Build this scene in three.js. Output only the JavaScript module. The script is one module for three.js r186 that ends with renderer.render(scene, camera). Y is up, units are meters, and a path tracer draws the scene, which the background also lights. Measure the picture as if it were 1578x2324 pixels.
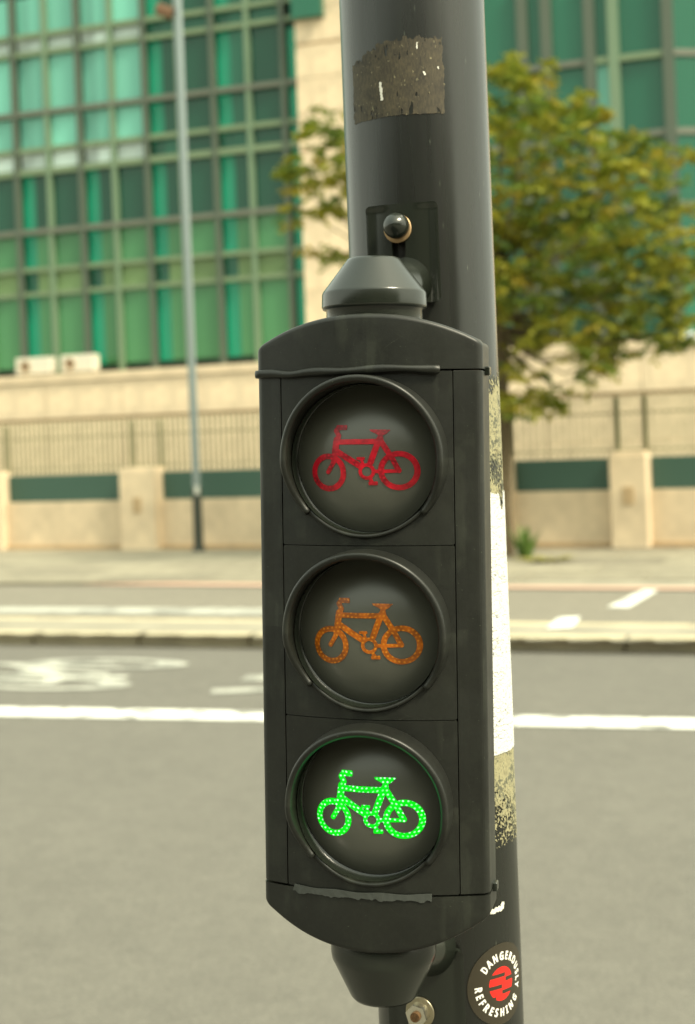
import * as THREE from 'three';
import { RoundedBoxGeometry } from 'three/addons/geometries/RoundedBoxGeometry.js';
import { RectAreaLightUniformsLib } from 'three/addons/lights/RectAreaLightUniformsLib.js';
import { mergeGeometries } from 'three/addons/utils/BufferGeometryUtils.js';

// ---------------------------------------------------------------- camera, sky, sun, exposure
const W = 695, H = 1024, EYE = 1.5, ROLL = 0.039, FOC = 3228;      // FOC in units of a 1578 x 2324 picture
const scene = new THREE.Scene();
const camera = new THREE.PerspectiveCamera(2 * Math.atan(1162 / FOC) * 180 / Math.PI, W / H, 0.05, 3000);
camera.position.set(0, EYE, 0);
camera.rotation.set(0, 0, -ROLL);
camera.setViewOffset(W, H, 0, 162 * H / 2324, W, H);
camera.focus = 0.955; camera.userData.fStop = 8;
const renderer = new THREE.WebGLRenderer({ antialias: true });
renderer.setSize(W, H);
renderer.toneMapping = THREE.LinearToneMapping;
renderer.toneMappingExposure = 3.55;
renderer.shadowMap.enabled = true;
const SUN_AZ = 24 * Math.PI / 180, SUN_EL = 52 * Math.PI / 180;
const sunDir = new THREE.Vector3(Math.cos(SUN_EL) * Math.cos(SUN_AZ), Math.sin(SUN_EL), Math.cos(SUN_EL) * Math.sin(SUN_AZ));
{ // hazy bright sky: paler towards the horizon, a broad glow round the sun
  const w = 256, h = 128, d = new Float32Array(w * h * 4);
  for (let j = 0; j < h; j++) for (let i = 0; i < w; i++) {
    const el = ((j + 0.5) / h - 0.5) * Math.PI, az = ((i + 0.5) / w - 0.5) * 2 * Math.PI, v = new THREE.Vector3(Math.cos(el) * Math.cos(az), Math.sin(el), Math.cos(el) * Math.sin(az));
    const t = Math.pow(Math.max(0, v.y), 0.55), g = Math.pow(Math.max(0, v.dot(sunDir)), 4), k = (j * w + i) * 4, low = v.y < 0;
    const c = [0.495 - 0.11 * t + 0.65 * g, 0.51 - 0.07 * t + 0.60 * g, 0.405 - 0.02 * t + 0.42 * g];
    for (let q = 0; q < 3; q++) d[k + q] = low ? [0.2, 0.19, 0.15][q] : c[q]; d[k + 3] = 1;
  }
  const sky = new THREE.DataTexture(d, w, h, THREE.RGBAFormat, THREE.FloatType); sky.mapping = THREE.EquirectangularReflectionMapping; sky.magFilter = sky.minFilter = THREE.LinearFilter; sky.needsUpdate = true;
  scene.background = sky; scene.environment = sky;
}
const sun = new THREE.DirectionalLight(new THREE.Color(1, 0.91, 0.69), 1.5);
sun.position.copy(sunDir).multiplyScalar(80); sun.target.position.set(0, 0, -15);
sun.castShadow = true; sun.shadow.radius = 24; sun.shadow.mapSize.set(4096, 4096);
Object.assign(sun.shadow.camera, { left: -45, right: 45, top: 45, bottom: -45, near: 1, far: 220 });
sun.name = 'sun'; scene.add(sun, sun.target);
RectAreaLightUniformsLib.init();

// ---------------------------------------------------------------- helpers
let seed = 12345;
const rnd = () => { seed = (seed * 1664525 + 1013904223) >>> 0; return seed / 4294967296; };
const rr = (a, b) => a + (b - a) * rnd();
const cR = Math.cos(-ROLL), sR = Math.sin(-ROLL);
function rayOf(px, py) { const X = (px - 789) / FOC, Y = -(py - 1000) / FOC; return new THREE.Vector3(X * cR - Y * sR, X * sR + Y * cR, -1); }
const P = (px, py, d) => { const r = rayOf(px, py).multiplyScalar(d); r.y += EYE; return r; };
const G = (px, py, h = 0) => { const r = rayOf(px, py); const t = (h - EYE) / r.y; r.multiplyScalar(t); r.y += EYE; return r; };
const hash = (x, y, s) => { let h = Math.imul(x | 0, 374761393) ^ Math.imul(y | 0, 668265263) ^ Math.imul(s | 0, 2147483647 - 97); h = Math.imul(h ^ (h >>> 13), 1274126177); return ((h ^ (h >>> 16)) >>> 0) / 4294967296; };
function noise(x, y, s = 0, per = 0) {
  const xi = Math.floor(x), yi = Math.floor(y), fx = x - xi, fy = y - yi, u = fx * fx * (3 - 2 * fx), v = fy * fy * (3 - 2 * fy);
  const m = (a) => per ? ((a % per) + per) % per : a;
  const a = hash(m(xi), m(yi), s), b = hash(m(xi + 1), m(yi), s), c = hash(m(xi), m(yi + 1), s), d = hash(m(xi + 1), m(yi + 1), s);
  return a + (b - a) * u + (c - a) * v + (a - b - c + d) * u * v;
}
const fbm = (x, y, s, o = 4, per = 0) => { let t = 0, a = 0.5, n = 0; for (let i = 0; i < o; i++) { t += a * noise(x, y, s + i, per); n += a; x *= 2; y *= 2; if (per) per *= 2; a *= 0.5; } return t / n; };
const clamp = (v, a = 0, b = 1) => Math.min(b, Math.max(a, v)), mix = (a, b, t) => a + (b - a) * t;
const sstep = (a, b, v) => { const t = clamp((v - a) / (b - a)); return t * t * (3 - 2 * t); };
function tex(w, h, f, srgb = true, wrap = true) {                  // f(u, v, i, j) -> [r, g, b] or grey, 0..1
  const d = new Uint8Array(w * h * 4);
  for (let j = 0; j < h; j++) for (let i = 0; i < w; i++) {
    let c = f((i + 0.5) / w, (j + 0.5) / h, i, j); if (typeof c === 'number') c = [c, c, c];
    const k = (j * w + i) * 4; d[k] = clamp(c[0]) * 255; d[k + 1] = clamp(c[1]) * 255; d[k + 2] = clamp(c[2]) * 255; d[k + 3] = 255;
  }
  const t = new THREE.DataTexture(d, w, h); t.magFilter = THREE.LinearFilter; t.minFilter = THREE.LinearMipmapLinearFilter; t.generateMipmaps = true;
  if (wrap) t.wrapS = t.wrapT = THREE.RepeatWrapping; if (srgb) t.colorSpace = THREE.SRGBColorSpace; t.needsUpdate = true; return t;
}
const lin = (r, g, b) => new THREE.Color().setRGB(r, g, b);
const std = (c, rough = 0.8, o = {}) => new THREE.MeshStandardMaterial({ color: c, roughness: rough, side: THREE.DoubleSide, ...o });
const phys = (c, rough = 0.5, o = {}) => new THREE.MeshPhysicalMaterial({ color: c, roughness: rough, side: THREE.DoubleSide, ...o });
const used = {};
const numbered = (n) => { const k = used[n] = (used[n] ?? -1) + 1; return k ? n + '_' + String(k).padStart(3, '0') : n; };
function thing(name, label, category, pos, group, kind) {
  const g = new THREE.Group(); g.name = numbered(name); if (pos) g.position.copy(pos); scene.add(g);
  g.userData = { label, category }; if (group) g.userData.group = group; if (kind) g.userData.kind = kind; return g;
}
function part(name, geo, mat, parent, label) {
  const m = new THREE.Mesh(geo, mat); m.name = name; m.castShadow = m.receiveShadow = true; parent.add(m); if (label) m.userData.label = label; return m;
}
function struct(name, geo, mat, label) { const m = part(numbered(name), geo, mat, scene); m.userData = { kind: 'structure', label, category: name.replace(/_/g, ' ') }; return m; }
function geoOf(pos, idx, uv) {
  const g = new THREE.BufferGeometry(); g.setAttribute('position', new THREE.Float32BufferAttribute(pos, 3));
  g.setAttribute('uv', new THREE.Float32BufferAttribute(uv ?? new Array(pos.length / 3 * 2).fill(0), 2)); g.setIndex(idx); g.computeVertexNormals(); return g;
}
function boxUV(g, s = 1) {                                        // uv in metres from positions, by dominant normal
  g = g.index ? g.toNonIndexed() : g; if (!g.attributes.normal) g.computeVertexNormals();
  const p = g.attributes.position, n = g.attributes.normal, uv = new Float32Array(p.count * 2);
  for (let i = 0; i < p.count; i++) { const ax = Math.abs(n.getX(i)), ay = Math.abs(n.getY(i)), az = Math.abs(n.getZ(i));
    const [a, b] = az >= ax && az >= ay ? [p.getX(i), p.getY(i)] : ax >= ay ? [p.getZ(i), p.getY(i)] : [p.getX(i), p.getZ(i)]; uv[2 * i] = a * s; uv[2 * i + 1] = b * s; }
  g.setAttribute('uv', new THREE.BufferAttribute(uv, 2)); return g;
}
const box = (x0, x1, y0, y1, z0, z1) => boxUV(new THREE.BoxGeometry(x1 - x0, y1 - y0, z1 - z0).translate((x0 + x1) / 2, (y0 + y1) / 2, (z0 + z1) / 2));
// a plate whose outline is the zero line of a distance function: front face and walls, laid on any surface by map(x, y, d)
function sdfPlate(sdf, x0, x1, y0, y1, cell, thick, map = (x, y, d) => [x, y, d], uvf = (x, y) => [x, y]) {
  const nx = Math.ceil((x1 - x0) / cell), ny = Math.ceil((y1 - y0) / cell), val = new Float64Array((nx + 1) * (ny + 1)), X = (i) => x0 + i * cell, Y = (j) => y0 + j * cell;
  for (let j = 0; j <= ny; j++) for (let i = 0; i <= nx; i++) val[j * (nx + 1) + i] = sdf(X(i), Y(j)) || 1e-9;
  const pos = [], uv = [], idx = [], keys = new Map(), flat = [];
  const vert = (key, x, y) => { let k = keys.get(key); if (k === undefined) { k = flat.length; keys.set(key, k); flat.push([x, y]); } return k; };
  const edges = [];
  for (let j = 0; j < ny; j++) for (let i = 0; i < nx; i++) {
    const c = [[i, j], [i + 1, j], [i + 1, j + 1], [i, j + 1]], v = c.map(([a, b]) => val[b * (nx + 1) + a]);
    if (v.every((q) => q > 0)) continue;
    const poly = [];
    for (let k = 0; k < 4; k++) {
      const [a, b] = c[k], [a2, b2] = c[(k + 1) % 4], va = v[k], vb = v[(k + 1) % 4];
      if (va < 0) poly.push([vert('p' + a + '_' + b, X(a), Y(b)), 0]);
      if ((va < 0) !== (vb < 0)) { const t = va / (va - vb); const ka = a * 100003 + b, kb = a2 * 100003 + b2;
        poly.push([vert('e' + Math.min(ka, kb) + '_' + Math.max(ka, kb), mix(X(a), X(a2), t), mix(Y(b), Y(b2), t)), 1]); }
    }
    for (let k = 1; k + 1 < poly.length; k++) idx.push(poly[0][0], poly[k][0], poly[k + 1][0]);
    for (let k = 0; k < poly.length; k++) { const p = poly[k], q = poly[(k + 1) % poly.length]; if (p[1] && q[1]) edges.push([p[0], q[0]]); }
  }
  for (const [x, y] of flat) { pos.push(...map(x, y, 0)); uv.push(...uvf(x, y)); }
  const top = geoOf(pos, idx, uv);
  if (!thick) return top;
  const wp = [], wi = [], wu = [], wk = new Map();
  const wv = (k) => { let q = wk.get(k); if (q === undefined) { q = wp.length / 3; wk.set(k, q); const [x, y] = flat[k]; wp.push(...map(x, y, 0), ...map(x, y, -thick)); wu.push(...uvf(x, y), ...uvf(x, y)); } return q; };
  for (const [a, b] of edges) { const p = wv(a), q = wv(b); wi.push(q, p, p + 1, q, p + 1, q + 1); }
  return mergeGeometries([top, geoOf(wp, wi, wu)]);
}
const seg = (x, y, ax, ay, bx, by, r) => { const dx = bx - ax, dy = by - ay, t = clamp(((x - ax) * dx + (y - ay) * dy) / (dx * dx + dy * dy)); return Math.hypot(x - ax - t * dx, y - ay - t * dy) - r; };
const rbox = (x, y, cx, cy, hx, hy, r) => { const qx = Math.abs(x - cx) - hx + r, qy = Math.abs(y - cy) - hy + r; return Math.hypot(Math.max(qx, 0), Math.max(qy, 0)) + Math.min(Math.max(qx, qy), 0) - r; };
const poly = (x, y, pts) => { let d = 1e9, s = 1; for (let i = 0, j = pts.length - 1; i < pts.length; j = i++) { const [xi, yi] = pts[i], [xj, yj] = pts[j]; d = Math.min(d, seg(x, y, xi, yi, xj, yj, 0)); if ((yi > y) !== (yj > y) && x < (xj - xi) * (y - yi) / (yj - yi) + xi) s = -s; } return s * d; };
function loft(rows, closed = false, uvs = 1) {                    // rows of equal-length point lists -> smooth sheet
  const pos = [], uv = [], idx = [], n = rows[0].length;
  rows.forEach((r) => r.forEach((p) => { pos.push(...p); uv.push(p[0] * uvs, p[1] * uvs); }));
  for (let i = 0; i + 1 < rows.length; i++) for (let j = 0; j < (closed ? n : n - 1); j++) { const a = i * n + j, b = i * n + (j + 1) % n; idx.push(a, b, a + n, b, b + n, a + n); }
  return geoOf(pos, idx, uv);
}
function tube(pts, radii, seg_ = 12, cap = true) {                  // tapered tube through points
  const rows = [], V = pts.map((p) => new THREE.Vector3(...(p.isVector3 ? p.toArray() : p))); let ref = new THREE.Vector3(0.3, 0.1, 1).normalize();
  V.forEach((p, i) => { const t = V[Math.min(i + 1, V.length - 1)].clone().sub(V[Math.max(i - 1, 0)]).normalize();
    let n = ref.clone().sub(t.clone().multiplyScalar(ref.dot(t))); if (n.lengthSq() < 1e-4) n = new THREE.Vector3(1, 0, 0).sub(t.clone().multiplyScalar(t.x)); n.normalize(); ref = n; const b = t.clone().cross(n);
    const r = radii[i] ?? radii; rows.push(Array.from({ length: seg_ }, (_, k) => { const a = k / seg_ * Math.PI * 2; return p.clone().addScaledVector(n, r * Math.cos(a)).addScaledVector(b, r * Math.sin(a)).toArray(); })); });
  if (cap) { rows.unshift(rows[0].map(() => V[0].toArray())); rows.push(rows[0].map(() => V[V.length - 1].toArray())); }
  return loft(rows, true);
}
const lathe = (pts, n = 64) => new THREE.LatheGeometry(pts.map(([r, y]) => new THREE.Vector2(r, y)), n);

// ---------------------------------------------------------------- materials
const asphaltMap = tex(512, 512, (u, v, i, j) => { const n = fbm(u * 4, v * 4, 3, 6, 4), g = hash(i, j, 9), p = fbm(u * 32, v * 32, 21, 2, 32); const k = 0.365 + 0.016 * (n - 0.5) + 0.10 * (g - 0.5) + 0.03 * (p - 0.5); return [k * 1.03, k, k * 0.92]; });
const asphaltBump = tex(512, 512, (u, v, i, j) => 0.6 * hash(i >> 1, j >> 1, 5) + 0.4 * hash(i, j, 6), false);
const asphalt = std(lin(1, 1, 1), 0.92, { map: asphaltMap, bumpMap: asphaltBump, bumpScale: 0.003 });
const paveMap = tex(512, 512, (u, v, i, j) => { const n = fbm(u * 6, v * 6, 43, 5, 6), g = hash(i, j, 19); const k = 0.52 + 0.12 * (n - 0.5) + 0.06 * (g - 0.5); return [k * 1.04, k, k * 0.88]; });
const paving = std(lin(1, 1, 1), 0.9, { map: paveMap });
const pavingB = std(lin(0.82, 0.8, 0.78), 0.9, { map: paveMap });
const kerbStone = std(lin(1.75, 1.66, 1.45), 0.9, { map: paveMap });
const paintMap = tex(512, 512, (u, v, i, j) => { const n = fbm(u * 10, v * 10, 63, 5, 10), g = hash(i, j, 29); const k = 0.86 - 0.35 * sstep(0.58, 0.72, n + 0.12 * (g - 0.5)); return [k, k, k * 0.96]; });
const roadPaint = std(lin(1, 1, 1), 0.75, { map: paintMap });
const fadedMap = tex(512, 512, (u, v, i, j) => { const n = fbm(u * 8, v * 8, 73, 5, 8), g = hash(i, j, 39); const k = 0.66 - 0.18 * sstep(0.5, 0.7, n + 0.2 * (g - 0.5)); return [k, k, k * 0.94]; });
const fadedPaint = std(lin(1, 1, 1), 0.8, { map: fadedMap });
const stoneMap = tex(512, 512, (u, v, i, j) => { const n = fbm(u * 5, v * 5, 83, 5, 5), g = hash(i, j, 49); const k = 0.80 + 0.16 * (n - 0.5) + 0.05 * (g - 0.5); return [k * 1.01, k * 0.915, k * 0.775]; });
const stone = std(lin(1, 1, 1), 0.9, { map: stoneMap });
const stoneDark = std(lin(0.72, 0.62, 0.5), 0.9, { map: stoneMap });

// ---------------------------------------------------------------- ground, road, kerbs, pavements
const strip = (a, b, c, d, y, rep = 1) => geoOf([a.x, y, a.z, b.x, y, b.z, c.x, y, c.z, d.x, y, d.z], [0, 1, 2, 0, 2, 3], [a, b, c, d].flatMap((p) => [p.x / rep, -p.z / rep]));
// an edge line on the ground through two picture points, lengthened on both sides
const edge = (x0, y0, x1, y1, h = 0, len = 28) => { const a = G(x0, y0, h), b = G(x1, y1, h), d = b.clone().sub(a).setY(0).normalize(); return [a.clone().addScaledVector(d, -len), b.clone().addScaledVector(d, len)]; };
const between = (e, f, y, rep) => strip(e[0], e[1], f[1], f[0], y, rep);
const KH = 0.09, PH = 0.03;
struct('ground', new THREE.CircleGeometry(1500, 64).rotateX(-Math.PI / 2).translate(0, -0.02, 0), std(lin(0.2, 0.19, 0.16), 0.95), 'ground stretching away under the street');
const eKerb = edge(0, 1462, 1578, 1481, 0), eKerbT = edge(0, 1439, 1578, 1462, KH), eIslT = edge(0, 1404, 1578, 1421, KH);
const eRed = edge(0, 1327, 1578, 1341, 0), ePav = edge(0, 1319, 1578, 1332, PH), eWall = edge(0, 1249, 1578, 1243, PH);
const kd = eKerb[1].clone().sub(eKerb[0]).normalize(), kn = new THREE.Vector3(kd.z, 0, -kd.x);           // away from the camera
const ROADY = Math.atan2(kd.z, kd.x);
{
  const near = eKerb.map((p) => p.clone().addScaledVector(kn, -22));
  struct('road', between(near, eKerb.map((p) => p.clone().addScaledVector(kn, 0.3)), 0, 2.2), asphalt, 'grey asphalt road in front of the traffic island kerb');
}
function kerbRow(name, e0, e1, y, mat, label, len, jx) {            // kerb stones laid end to end between two edge lines
  const root = thing(name, label, 'kerb'); root.userData.kind = 'structure';
  const d = e0[1].clone().sub(e0[0]).setY(0), L = d.length(); d.normalize();
  const w = Math.abs(e1[0].clone().sub(e0[0]).dot(kn)); const g = boxUV(new RoundedBoxGeometry(len - 0.012, y + 0.1, w, 2, 0.018));
  const c = G(700, jx, 0), t0 = c.sub(e0[0]).dot(d);
  for (let k = -16; k <= 16; k++) { const m = part('kerb_stone', g, mat, root); m.position.copy(e0[0]).addScaledVector(d, t0 + k * len).addScaledVector(kn, w / 2); m.position.y = y / 2 - 0.05 + 0.001 * ((k * 7) % 3 - 1); m.rotation.y = -Math.atan2(d.z, d.x); }
  return root;
}
{
  const k1 = eKerb.map((p) => p.clone().addScaledVector(kn, 0.16));
  kerbRow('kerb', eKerb, k1, KH, kerbStone, 'pale stone kerb edging the traffic island along the road', 0.92, 1470);
  struct('traffic_island', between(k1, eIslT.map((p) => p.clone().setY(0)), KH - 0.004, 2), paving, 'pale paved traffic island behind the kerb');
  struct('cycle_track', between(eIslT, eRed, 0.004, 2.4), std(lin(1.45, 1.4, 1.3), 0.92, { map: asphaltMap }), 'grey cycle track between the traffic island and the far pavement');
  const isl2 = eIslT.map((p) => p.clone().addScaledVector(kn, 0.14));
  kerbRow('kerb', eIslT.map((p) => p.clone().setY(0).addScaledVector(kn, 0.005)), isl2, KH, kerbStone, 'pale stone kerb edging the far side of the traffic island', 0.92, 1412);
  struct('red_edging', geoOf([eRed[0], eRed[1], ePav[1], ePav[0]].flatMap((p, i) => [p.x, i < 2 ? 0.006 : PH, p.z]), [0, 1, 2, 0, 2, 3]), std(lin(0.5, 0.32, 0.24), 0.9), 'narrow reddish edging strip before the far pavement');
  const far = eWall.map((p) => p.clone().addScaledVector(kn, 3));
  struct('pavement', between(ePav.map((p) => p.clone().setY(0)), far, PH, 2), paving, 'pale pavement in front of the cream wall');
  // paving courses on the far pavement: slabs laid in rows, darker and lighter
  const root = scene.getObjectByName('pavement'); const dW = new THREE.Vector3(Math.cos(-0.36), 0, Math.sin(0.36));
  const c0 = G(789, 1322, PH); const slab = [0, 1, 2].map((q) => std(lin(1 - 0.14 * q, 0.98 - 0.14 * q, 0.93 - 0.13 * q), 0.9, { map: paveMap }));
  const sg = boxUV(new THREE.BoxGeometry(1.18, 0.03, 0.78));
  for (let r = 0; r < 6; r++) for (let k = -7; k <= 7; k++) { const m = part('paving_slab', sg, slab[Math.floor(hash(r, k + 50, 4) * 2.99)], root);
    m.position.copy(c0).addScaledVector(kd, k * 1.2 + (r % 2) * 0.6).addScaledVector(kn, 0.45 + r * 0.8); m.position.y = PH - 0.006 + 0.004 * hash(r, k, 8); m.rotation.y = -ROADY; }
}
// painted markings
function marking(name, geo, mat, label) { const m = part(numbered(name), geo, mat, scene); m.userData = { label, category: 'road marking' }; return m; }
{
  const a = edge(0, 1606, 1578, 1633, 0, 25), b = edge(0, 1626, 1578, 1656, 0, 25);
  marking('lane_line', between(b, a, 0.005, 0.9), roadPaint, 'long solid white line painted along the asphalt road');
  const c = edge(0, 1390, 1578, 1384, 0.0, 25), d = edge(0, 1401, 1578, 1398, 0.0, 25);
  const q = (x0, x1) => { const p = [G(x0, 1380), G(x1, 1383), G(x1, 1399), G(x0, 1391)]; return strip(p[3], p[2], p[1], p[0], 0.009, 1.4); };
  marking('track_line', q(-40, 760), fadedPaint, 'faded white line on the cycle track left of the signal');
  const quad = (p, h) => { const g = p.map(([x, y]) => G(x, y, h)); return strip(g[0], g[1], g[2], g[3], h, 1.1); };
  marking('dash', quad([[1378, 1378], [1428, 1378], [1500, 1336], [1462, 1337]], 0.01), roadPaint, 'slanting white dash on the cycle track at the far right');
  marking('dash', quad([[1240, 1426], [1300, 1423], [1318, 1400], [1268, 1401]], KH + 0.003), roadPaint, 'short white dash crossing the traffic island right of the pole');
}
// ---------------------------------------------------------------- the bicycle pictogram (units: picture units, y down)
function bikeSDF(x, y) {
  const ring = (cx, cy, ro, ri, k = 1) => { const r = Math.hypot(x - cx, (y - cy) / k); return Math.abs(r - (ro + ri) / 2) - (ro - ri) / 2; };
  let d = ring(396, 794, 198, 139, 1.04);
  const add = (q) => { if (q < d) d = q; };
  add(ring(1151, 781, 211, 152)); add(ring(820, 786, 88, 52));
  add(seg(x, y, 510, 466, 920, 466, 28)); add(seg(x, y, 484, 560, 752, 728, 32)); add(seg(x, y, 950, 450, 862, 690, 32));
  add(seg(x, y, 962, 452, 1070, 620, 29)); add(seg(x, y, 1070, 620, 1150, 780, 27)); add(seg(x, y, 900, 786, 1152, 784, 19));
  add(seg(x, y, 492, 440, 474, 590, 36)); add(seg(x, y, 474, 590, 452, 690, 27)); add(seg(x, y, 452, 690, 390, 790, 24));
  add(seg(x, y, 500, 450, 516, 400, 26)); add(seg(x, y, 516, 400, 484, 345, 26)); add(seg(x, y, 484, 345, 508, 312, 27)); add(rbox(x, y, 545, 311, 60, 27, 8));
  add(poly(x, y, [[848, 336], [1068, 342], [1020, 388], [990, 402], [1000, 470], [915, 470], [940, 398], [905, 376], [862, 356]]));
  add(seg(x, y, 790, 720, 762, 650, 14)); add(rbox(x, y, 758, 646, 44, 15, 8)); add(seg(x, y, 852, 860, 872, 905, 18)); add(rbox(x, y, 882, 914, 48, 20, 8));
  return d;
}
{ // bicycle painted on the road: its length lies across the lane, its height is stretched along the road
  const c = G(172, 1529), s = 1.215 / 1157, along = kd.clone().multiplyScalar(-1);
  const geo = sdfPlate((x, y) => bikeSDF(x, y) - 8, 170, 1390, 240, 1030, 9, 0, (x, y) => { const p = c.clone().addScaledVector(kn, (775 - x) * s).addScaledVector(along, (785 - y) * s * 2.75); return [p.x, 0.006, p.z]; }, (x, y) => [x * s * 0.8, y * s * 2]);
  marking('bicycle_marking', geo, fadedPaint, 'worn white bicycle symbol painted on the road at the left');
  const q = [[[478, 1576], [482, 1566], [800, 1554], [800, 1563]], [[545, 1547], [560, 1535], [800, 1529], [800, 1540]]];
  const gs = q.map((p) => { const g = p.map(([x, y]) => G(x, y)); return strip(g[0], g[3], g[2], g[1], 0.006, 1.1); });
  const e = [[740, 1563], [800, 1563], [800, 1529], [752, 1531]].map(([x, y]) => G(x, y)); gs.push(strip(e[0], e[1], e[2], e[3], 0.0085, 1.1));
  marking('arrow_marking', mergeGeometries(gs), fadedPaint, 'worn white painted bars on the road, just left of the signal housing');
}

// ---------------------------------------------------------------- boundary wall with railings
{
  const base = eWall.map((p) => p.clone().setY(0)), d = base[1].clone().sub(base[0]).normalize(), n = new THREE.Vector3(-d.z, 0, d.x); if (n.z < 0) n.negate();
  const O = G(789, 1246, PH).setY(0), root = thing('boundary_wall', 'cream stone wall with pillars, dark green panels and thin railings', 'wall', O);
  root.rotation.y = -Math.atan2(d.z, d.x);
  const uAt = (px, h = 0.8) => { const r = rayOf(px, 1130), den = r.dot(n), t = O.clone().sub(new THREE.Vector3(0, EYE, 0)).dot(n) / den; return r.multiplyScalar(t).sub(O).dot(d); };
  const pil = [[-880, -790], [-590, -500], [-300, -200], [-62, 14], [284, 364], [650, 736], [1082, 1166], [1391, 1476], [1740, 1830], [2110, 2210], [2500, 2610]].map(([a, b]) => [uAt(a), uAt(b)]);
  const y0 = PH, greenM = std(lin(0.035, 0.085, 0.062), 0.6, {}), railM = std(lin(0.24, 0.22, 0.125), 0.6), plaqueM = std(lin(0.42, 0.3, 0.17), 0.8);
  const pg = new RoundedBoxGeometry(1, 1, 1, 2, 0.02);
  pil.forEach(([a, b], i) => {
    const p = part('pillar', boxUV(new RoundedBoxGeometry(b - a, 1.16, 0.42, 2, 0.02).translate((a + b) / 2, y0 + 0.58, -0.06)), stone, root);
    part('pillar_cap', boxUV(new RoundedBoxGeometry(b - a - 0.06, 0.05, 0.36, 2, 0.015).translate((a + b) / 2, y0 + 1.18, -0.06)), stone, p);
    part('plaque', new RoundedBoxGeometry(0.14, 0.22, 0.03, 2, 0.01).translate((a + b) / 2, y0 + 0.66, 0.152), plaqueM, p);
    if (i + 1 < pil.length) {
      const c = pil[i + 1][0];
      part('wall_panel', box(b, c, y0, y0 + 0.72, -0.26, -0.02), stone, root);
      part('base_shade_strip', box(b, c, y0, y0 + 0.07, -0.02, 0.02), stoneDark, root);  // darker strip drawn for the shadow line along the wall foot
      part('green_panel', box(b + 0.02, c - 0.02, y0 + 0.725, y0 + 1.125, -0.16, -0.07), greenM, root);
    }
  });
  const u0 = pil[0][0], u1 = pil[pil.length - 1][1];
  for (const y of [1.24, 1.70]) part('rail', box(u0, u1, y, y + 0.022, -0.162, -0.138), railM, root);
  const pk = mergeGeometries([new THREE.CylinderGeometry(0.0165, 0.0165, 0.78, 6).translate(0, 0.39, 0), new THREE.ConeGeometry(0.02, 0.09, 6).translate(0, 0.82, 0)]);
  for (let u = u0 + 0.05; u < u1; u += 0.088) { const m = part('picket', pk, railM, root); m.position.set(u, 1.13, -0.15 + 0.004 * rnd()); }
  for (const [a, b] of pil) for (const u of [a + 0.05, b - 0.05]) part('rail_post', box(u - 0.017, u + 0.017, 1.2, 1.92, -0.2, -0.1), railM, root);
}

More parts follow.
